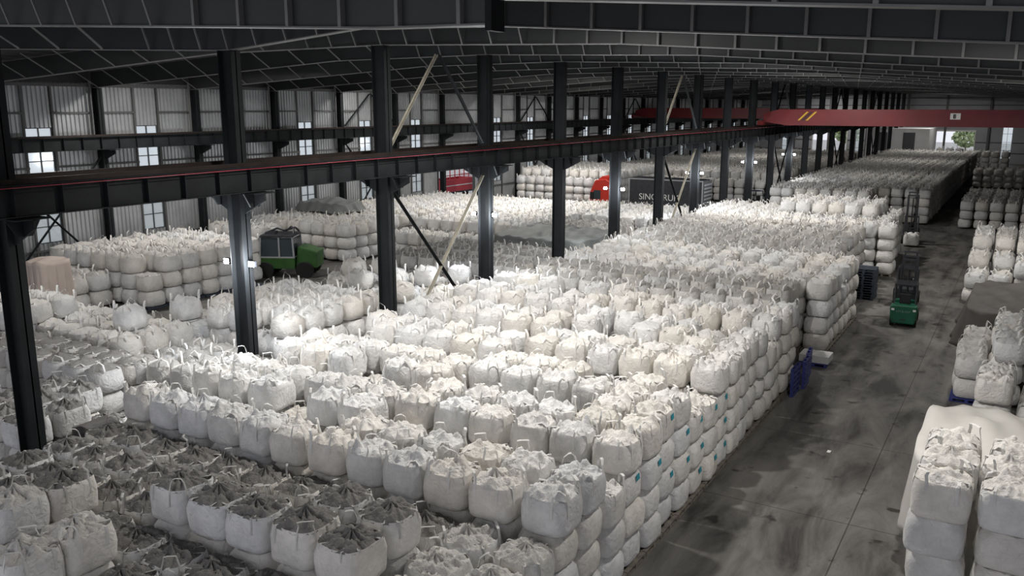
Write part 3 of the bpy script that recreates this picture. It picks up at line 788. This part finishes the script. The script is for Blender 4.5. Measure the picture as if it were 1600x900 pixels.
def build_mass(name, idx, label):
    VV, LT, LS, TT = [], [], [], []; off = 0; loops = []; counts = []
    for n in idx:
        (x, y, z, rz, kd, tb, tt, sc, bn, i, j, ft, nt2, _seen) = SACKS[n]
        V, F, P = LO[kd][rng.randrange(len(LO[kd]))]
        c, s = math.cos(rz) * sc, math.sin(rz) * sc
        W = np.empty_like(V); W[:, 0] = V[:, 0] * c - V[:, 1] * s + x; W[:, 1] = V[:, 0] * s + V[:, 1] * c + y; W[:, 2] = V[:, 2] * sc + z
        VV.append(W)
        cols = np.array([(*tb, 1), (tt[0] * .86, tt[1] * .86, tt[2] * .86, 1), (min(1, tb[0] * 1.06), min(1, tb[1] * 1.06), min(1, tb[2] * 1.06), 1)], dtype=np.float32)  # cloth shading put into the tint: tops darker so the loops stand out
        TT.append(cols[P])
        for f in F: loops.extend(k_ + off for k_ in f); counts.append(len(f))
        off += len(V)
    V = np.concatenate(VV); T = np.concatenate(TT)
    me = bpy.data.meshes.new(name)
    me.vertices.add(len(V)); me.vertices.foreach_set('co', V.ravel())
    me.loops.add(len(loops)); me.loops.foreach_set('vertex_index', np.array(loops, dtype=np.int32))
    cn = np.array(counts, dtype=np.int32); st = np.concatenate([[0], np.cumsum(cn)[:-1]]).astype(np.int32)
    me.polygons.add(len(cn)); me.polygons.foreach_set('loop_start', st)
    me.polygons.foreach_set('use_smooth', np.ones(len(cn), dtype=bool))
    at = me.attributes.new('tint', 'FLOAT_COLOR', 'POINT'); at.data.foreach_set('color', T.ravel())
    me.update(calc_edges=True); me.validate()
    return tag(link(name, me, M['sackmass']), label, 'bulk bags', None, 'stuff')
rest = [n for n in range(len(SACKS)) if n not in HERO]
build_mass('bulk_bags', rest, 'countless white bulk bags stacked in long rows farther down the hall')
print('SACKS', len(SACKS), 'hero', len(HERO))

# ------------------------------------------------------------------ pallets under the stack edges
def pallet_parts(w=1.12, d_=1.12, h=.145):
    deck = MB()
    for i in range(6): y = -d_ / 2 + i * (d_ - .12) / 5; deck.box(-w / 2, w / 2, y, y + .12, h - .025, h)
    runs = []
    for x in (-w / 2, -.06, w / 2 - .12): runs.append(MB().box(x, x + .12, -d_ / 2, d_ / 2, .022, h - .026))
    bot = MB()
    for y in (-d_ / 2, -.06, d_ / 2 - .12): bot.box(-w / 2, w / 2, y, y + .12, 0, .021)
    return deck.mesh('deck_boards'), [r.mesh('bearer') for r in runs], bot.mesh('bottom_boards')
PDK, PRN, PBT = pallet_parts()
def pallet(x, y, z, m, label, group, rz=0, tilt=None, sc=1.0):
    t = empty('pallet', (x, y, z), rz); tag(t, label, 'pallet', group); t.scale = (sc, sc, 1)
    if tilt: t.rotation_euler = tilt
    for nm, me in [('deck_boards', PDK)] + [('bearer', r) for r in PRN] + [('bottom_boards', PBT)]:
        mm = me.copy() if me.materials and me.materials[0] != M[m] else me
        o = link(nm, mm, None, t)
        if len(mm.materials) == 0: mm.materials.append(M[m])
        else: mm.materials[0] = M[m]
for j in range(18): pallet(-7.15 - .58, 14.0 + (j + .5) * 1.15, 0, 'wood', 'grey wooden pallet under the aisle edge of the main stack, %s from near end' % ordinal(j), 'pallets under the aisle edge', rz=PI / 2)
for j in range(7): pallet(-6.95 - .58, 39.3 + (j + .5) * 1.15, 0, 'wood', 'grey wooden pallet under the aisle edge of the second stack, %s from near end' % ordinal(j), 'pallets under the second stack', rz=PI / 2)
for i in range(1, 4): pallet(-6.95 - (i + .5) * 1.17, 39.3 + .58, 0, 'wood', 'grey wooden pallet under the front of the second stack, %s from the aisle' % ordinal(i), 'pallets under the second stack')
for j in range(2): pallet(-7.0 - .58, 60.4 + (j + .5) * 1.15, 0, 'wood', 'pallet under the corner of the bright third stack, %s from near end' % ordinal(j), 'pallets under the third stack')
for j in range(5): pallet(-40.6 - .6, 29.4 + (j + .5) * 1.3, 0, 'slate', 'dark pallet under the wall pile by the left road, %s from near end' % ordinal(j), 'pallets under the wall pile', sc=1.08)
pallet(-1.1, 36.0, 0, 'blue', 'blue pallet under the white bags right of the aisle', None, sc=1.05)
# free pallets at the gap
for i in range(12): pallet(-7.55, 53.0, i * .15, 'slate', 'dark blue pallet in the tall free stack behind the second stack, %s from the floor' % ordinal(i), 'tall free stack of pallets', rz=.03 * ((i * 7) % 3 - 1), sc=1.15)
for i, (x, y) in enumerate(((-7.02, 33.3), (-6.9, 34.55), (-7.05, 35.8))):
    pallet(x, y, .56, 'blue', 'blue plastic pallet leaning on edge at the end of the main stack, %s of three' % ORD[i], 'blue pallets on edge', tilt=(R(90), 0, R(90 + 3 * i)))
pallet(-7.1, 37.9, 0, 'blue', 'low blue pallet lying in the gap before the second stack', None)
MBx = MB().box(-.62, .62, -.5, .5, 0, .32); bx = MBx.build('carton', M['office'], None, .02); bx.location = (-7.1, 37.9, .15); tag(bx, 'pale flat carton on the low blue pallet in the gap', 'carton')
pallet(-40.2, 36.9, 0, 'slate', 'empty dark pallet lying on the road beside the wall pile', None, sc=1.1)

# ------------------------------------------------------------------ dustsheets and tarpaulins
def sheet(name, cx, cy, w, d_, z_top, z_drop, m, label, seed, peaks=(), rz=0, folds=9, spread=.35, amp=.10):
    rg = random.Random(seed); N = 96; rings = 26; vs, fs = [], []
    ph = [rg.uniform(0, 6.3) for _ in range(8)]
    for j in range(rings + 1):
        u = j / rings
        for i in range(N):
            th = 2 * PI * i / N; s = sup(th, 6)
            if u < .5: t = u / .5; rr = t; z = z_top; q = 0
            else:
                q = (u - .5) / .5; rr = 1 + spread * q ** 1.3 * .35; z = z_top - (z_top - z_drop) * q
            x = w / 2 * rr * s * math.cos(th); y = d_ / 2 * rr * s * math.sin(th)
            f = math.sin(folds * th + ph[0]) + .6 * math.sin((folds * 2 + 1) * th + ph[1]) + .4 * math.sin((folds * 3 + 2) * th + ph[2])
            k_ = 1 + f * amp * q ** .8 / max(.6, (w + d_) / 4)
            x *= k_; y *= k_
            if q == 0:
                z += .06 * math.sin(3.1 * x + ph[3]) * math.sin(2.7 * y + ph[4]) + .05 * math.sin(7 * x + 2 * y + ph[5])
                for (px, py, ph_, pw) in peaks: z += ph_ * math.exp(-((x - px) ** 2 + (y - py) ** 2) / pw ** 2)
            else:
                if q < .35: z += (.06 * math.sin(3.1 * x + ph[3]) * math.sin(2.7 * y + ph[4])) * (1 - q / .35)
                if u > .97: z += .06 * math.sin(5 * th + ph[6])
            vs.append((x, y, max(z, .02)))
        
    for j in range(rings):
        for i in range(N): fs.append((j * N + i, j * N + (i + 1) % N, (j + 1) * N + (i + 1) % N, (j + 1) * N + i))
    me = bpy.data.meshes.new(name); me.from_pydata(vs, [], fs); me.shade_smooth(); me.update()
    o = link(name, me, m); o.location = (cx, cy, 0); o.rotation_euler = (0, 0, rz)
    sm = o.modifiers.new('s', 'SOLIDIFY'); sm.thickness = .012
    return tag(o, label, 'tarpaulin')
sheet('dust_sheet', 1.45, 23.25, 6.2, 4.9, 2.95, .9, M['tarp_white'], 'pale dustsheet draped over the pile right of the aisle', 3, [(-1.6, .6, .25, .9), (1.4, -.2, .3, .8)], amp=.08, folds=17, spread=.12)
sheet('tarpaulin', 1.9, 47.3, 7.4, 8.4, 1.9, .03, M['tarp_dark'], 'dark brown tarpaulin over a low heap right of the aisle', 4, [(-1, 2, .4, 1.2), (1.5, -2, .4, 1.2)], amp=.15)
sheet('dust_sheet', -43.85, 25.95, 1.75, 1.75, 3.05, .5, M['tarp_pink'], 'pinkish sheet hanging over the front of the wall pile', 5, [(.3, 0, .2, .6)], amp=.055, folds=13, spread=.15)
sheet('tarpaulin', -47.3, 51.5, 4.6, 3.0, 3.55, 2.9, M['tarp_grey'], 'grey tarpaulin spread on top of the tall wall block', 6, [(0, 0, .35, 1.2)], amp=.1)
sheet('tarpaulin', -27.6, 52.3, 6.9, 6.6, 2.45, .9, M['tarp_grey'], 'wide grey tarpaulin over the pile behind the fifth inner column', 7, [(-1, 0, .3, 1.5)], amp=.12)
sheet('tarpaulin', -21.95, 13.9, .8, 1.1, 2.2, .03, M['tarp_dark'], 'small dark cover slumped beside the nearest steel column', 8, [], amp=.1)

# ------------------------------------------------------------------ vehicles
def wheel(parent, x, y, r, w, name='wheel'):
    o = MB().tube((x - w / 2, y, r), (x + w / 2, y, r), r, 24).build(name, M['rubber'], parent)
    MB().tube((x - w / 2 - .01, y, r), (x + w / 2 + .01, y, r), r * .5, 16).build('hub', M['dark'], o)
    return o
def forklift(x, y, rz, body, label, mast_h=2.35, cabin=True, load=0, group=None, marks=True):
    """faces +Y (forks ahead)"""
    t = empty('forklift', (x, y, 0), rz); tag(t, label, 'forklift', group)
    b = MB()
    # counterweight: rounded, tapering to the bottom
    prof = [(-.52, .18), (.52, .18), (.62, .5), (.64, 1.02), (.58, 1.12), (-.58, 1.12), (-.64, 1.02), (-.62, .5)]
    b.prism(prof, -1.35, -.72)
    c = b.build('counterweight', M[body], t, .06)
    b = MB(); b.box(-.56, .56, -.72, .55, .25, .62); b.box(-.5, .5, -.72, -.2, .62, 1.05); b.box(-.5, .5, .3, .6, .6, 1.1); b.build('chassis', M[body], t, .03)
    MB().box(-.26, .26, -.55, -.1, 1.05, 1.15).box(-.26, .26, -.66, -.55, 1.1, 1.6).build('seat', M['black'], t, .03)
    g_ = MB()
    for sx in (-.5, .5):
        g_.bar((sx, -.85, 1.08), (sx, -.72, 2.08), .07); g_.bar((sx, .55, .9), (sx, .25, 2.08), .07); g_.bar((sx, -.76, 2.1), (sx, .28, 2.1), .07)
    for i in range(8): yy = -.72 + i * .14; g_.bar((-.5, yy, 2.12), (.5, yy, 2.12), .05)
    g_.bar((-.5, -.76, 2.1), (.5, -.76, 2.1), .07)
    g_.build('overhead_guard', M['dark'], t)
    MB().tube((0, .28, 1.1), (0, .05, 1.35), .02, 8).tube((0, .06, 1.33), (0, .03, 1.36), .17, 20).build('steering_wheel', M['black'], t)
    for sx in (-.52, .52): wheel(t, sx, -.9, .27, .2); wheel(t, sx, .72, .33, .24)
    m_ = MB()
    for sx in (-.38, .38): m_.box(sx - .05, sx + .05, .98, 1.12, .08, mast_h); m_.box(sx * .8 - .04, sx * .8 + .04, 1.04, 1.16, .3, mast_h + .25)
    for zz in (.5, 1.35, mast_h - .05, mast_h + .2): m_.box(-.38, .38, 1.0, 1.08, zz - .05, zz + .05)
    m_.tube((0, 1.05, .2), (0, 1.05, mast_h - .3), .05, 10)
    m_.build('mast', M['dark'], t)
    b = MB()
    for zz in (.32, .72): b.box(-.5, .5, 1.17, 1.22, zz - .06, zz + .06)
    for i in range(7): xx = -.45 + i * .15; b.box(xx - .015, xx + .015, 1.18, 1.2, .72, 1.15)
    b.box(-.5, .5, 1.17, 1.21, 1.13, 1.18); b.build('carriage', M['dark'], t)
    for sx in (-.28, .28): MB().box(sx - .06, sx + .06, 1.22, 1.26, .12, .7).box(sx - .06, sx + .06, 1.22, 2.25, .08, .12).build('fork', M['dark'], t)
    for sx in (-.5, .5): MB().box(sx - .07, sx + .07, -1.37, -1.352, .86, .96).build('tail_lamp', M['white'], c)
    return t, c
def lettering(parent, text, size, loc, rot, m, name='lettering'):
    cu = bpy.data.curves.new(name, 'FONT'); cu.body = text; cu.size = size; cu.extrude = .004; cu.align_x = 'CENTER'; cu.align_y = 'CENTER'
    tmp = bpy.data.objects.new('tmp', cu); me = bpy.data.meshes.new_from_object(tmp); bpy.data.objects.remove(tmp)
    me.materials.clear(); o = link(name, me, m, parent); o.location = loc; o.rotation_euler = rot
    return o
f1, cw = forklift(-4.75, 47.9, .06, 'green', 'green forklift seen from behind in the middle of the aisle', 2.9)
lt = MB()
for i in range(8):
    xx = -.30 + i * .085
    lt.box(xx - .027, xx - .015, -1.358, -1.3525, .78, .87)
    if i % 2: lt.box(xx - .015, xx + .02, -1.358, -1.3525, .858, .87)
    if i % 3 == 0: lt.box(xx - .015, xx + .02, -1.358, -1.3525, .78, .792)
lt.build('lettering', M['panel'], cw)
MB().box(-.12, .12, -1.362, -1.352, .38, .44).build('tow_pin', M['dark'], cw)
forklift(-5.2, 52.6, .05, 'dark', 'dark forklift ahead of the green one, mostly hidden by its mast', 2.6)
forklift(-7.75, 77.0, R(184), 'dark', 'dark forklift with raised mast, facing the camera with a bag on its forks', 4.0)
forklift(-25.0, 93.0, R(60), 'black', 'black forklift standing beyond the long grey lorry', 2.0)
# the bag on the forks
v = HI['up'][0]
o = link('bulk_bag', v['body']); o.location = (-7.45, 74.95, .13); o.color = (1, 1, .99, 1); o.scale = (1.05,) * 3
tt_ = link('gathered_top', v['top'], None, o); tt_.color = (1, 1, .99, 1)
for lm in v['loops']: link('lifting_loop', lm, None, o)
tag(o, 'single white bulk bag carried low on forks at the far corner of the bright stack', 'bulk bag')

# green loader with a cab on the left road
t = empty('loader', (-42.6, 42.4, 0), R(28)); tag(t, 'green loader with grey cab, cluttered roof, on the left bay road', 'loader')
t.location = (-41.9, 40.7, 0); t.scale = (1.12, 1.12, 1.05)
b = MB(); b.box(-1.05, 1.05, -.9, .9, .55, 1.25); b.build('cab_base', M['cabgreen'], t, .03)
b = MB()
for (x, y) in ((-1.0, -.85), (1.0, -.85), (1.0, .85), (-1.0, .85), (.15, -.85)): b.bar((x, y, 1.25), (x * .93, y * .95, 2.55), .09)
for z in (1.27,): b.box(-1.05, 1.05, -.9, -.82, z - .04, z + .04); b.box(-1.05, 1.05, .82, .9, z - .04, z + .04)
b.build('cab_frame', M['panel'], t)
MB().prism([(-1.0, 2.52), (1.0, 2.52), (.92, 2.66), (-.92, 2.66)], -.88, .88).build('cab_roof', M['dark'], t, .03)
MB().box(-.93, .1, -.84, -.82, 1.32, 2.5).build('side_window', M['cabglass'], t); MB().box(.2, .93, -.84, -.82, 1.32, 2.5).build('side_window', M['cabglass'], t)
MB().box(-.99, -.97, -.78, .78, 1.3, 2.48).build('windscreen', M['cabglass'], t); MB().box(.97, .99, -.78, .78, 1.3, 2.48).build('rear_window', M['cabglass'], t)
b = MB().prism([(1.05, .6), (2.3, .6), (2.35, 1.6), (1.2, 1.95)], -.75, .75); b.build('engine_cover', M['cabgreen'], t, .05)
for (x, y) in ((-.7, -.95), (-.7, .95), (1.6, -.85), (1.6, .85)): MB().tube((x, y - .16, .5), (x, y + .16, .5), .5, 24).build('wheel', M['rubber'], t)
b = MB(); rg = random.Random(8)
b.path([(-.8, -.3, 2.7), (-.2, .1, 2.95), (.3, -.2, 2.85), (.85, .2, 3.0), (.95, .5, 2.75)], .06)
b.path([(.2, .5, 2.72), (.6, .2, 3.05), (.9, -.3, 3.0), (.95, -.5, 2.72)], .05); b.box(-.7, -.2, -.4, .2, 2.66, 2.8)
b.build('roof_gear', M['dark'], t)

# red tractor unit and its long dark semi-trailer (faces -X)
t = empty('lorry', (-38.4, 80.0, 0)); tag(t, 'articulated lorry with red cab and long dark trailer, parked in the left bay', 'lorry')
b = MB(); b.prism([(0, .7), (2.3, .7), (2.3, 3.5), (1.9, 3.75), (.7, 3.6), (.15, 2.4)], 0, 2.4); cab = b.build('cab', M['cabred'], t, .06)
MB().prism([(.8, 3.6), (2.1, 3.74), (2.1, 4.0), (1.3, 4.0)], .4, 2.0).build('roof_deflector', M['cabred'], cab, .04)
MB().prism([(.35, 1.7), (1.35, 1.7), (1.35, 2.6), (.6, 2.6)], -.02, -.005).build('side_window', M['cabglass'], cab)
MB().box(.25, .6, -.18, -.02, 1.7, 2.4).build('mirror', M['black'], cab)
MB().box(0, 6.4, .7, 1.7, .75, 1.05).build('chassis', M['dark'], t)
b = MB(); b.box(4.4, 12.0, 0, 2.5, 1.15, 4.0); tr = b.build('trailer_body', M['dark'], t, .03)
b = MB()
for z in (1.18, 3.88): b.box(4.4, 12.02, -.04, -.002, z, z + .12)
b.box(4.4, 4.52, -.04, -.002, 1.3, 3.88); b.box(11.9, 12.02, -.04, -.002, 1.3, 3.88); b.build('trailer_rail', M['panel'], tr)
d2 = MB().box(12.005, 12.06, .1, 2.4, 1.25, 3.9).build('rear_door', M['girt'], tr)
for i in range(7): MB().box(12.061, 12.1, .15, 2.35, 1.45 + i * .34, 1.6 + i * .34).build('door_slat', M['panel'], d2)
for x in (1.2, 3.0, 8.6, 9.8, 11.0):
    for y in (.15, 2.2): MB().tube((x, y - .15, .52), (x, y + .15, .52), .52, 20).build('wheel', M['rubber'], t)
lettering(tr, 'SINOTRUK', .85, (7.6, -.045, 2.2), (R(90), 0, 0), M['white'])

# red dropside truck outside the left wall door
t = empty('tipper_truck', (-58.5, 81.4, 0)); tag(t, 'bright red dropside truck with white cab, outside the left wall door', 'truck')
MB().box(-1.2, 1.2, 0, 6.2, 1.0, 1.2).build('chassis', M['dark'], t)
b = MB(); b.box(1.1, 1.2, 0, 6.2, 1.2, 2.6); b.box(-1.2, -1.1, 0, 6.2, 1.2, 2.6); b.box(-1.2, 1.2, 0, .1, 1.2, 2.6); b.box(-1.2, 1.2, 6.1, 6.2, 1.2, 2.6); b.build('dropside', M['truckred'], t)
for i in range(7): MB().bar((1.15, .2 + i * .97, 2.6), (1.15, .2 + i * .97, 4.1), .09).build('stake', M['truckred'], t)
MB().bar((1.15, 0, 3.1), (1.15, 6.2, 3.1), .09).bar((1.15, 0, 4.05), (1.15, 6.2, 4.05), .09).build('stake_rail', M['truckred'], t)
MB().box(1.21, 1.23, .1, 6.1, 1.85, 1.95).build('stripe', M['white'], t)
MB().prism([(6.5, .9), (8.5, .9), (8.4, 2.2), (8.1, 3.1), (6.5, 3.1)], -1.15, 1.15, 'x').build('cab', M['white'], t, .05)
for y in (1.0, 2.2, 7.5):
    for x in (-1.0, 1.0): MB().tube((x - .15, y, .5), (x + .15, y, .5), .5, 20).build('wheel', M['rubber'], t)

# small scrap on the floor
s = MB().box(-.06, .06, -.09, .09, 0, .03).build('paper_scrap', M['white'], None, .01); s.location = (-4.6, 27.9, .001); tag(s, 'tiny white scrap lying on the aisle floor', 'litter')
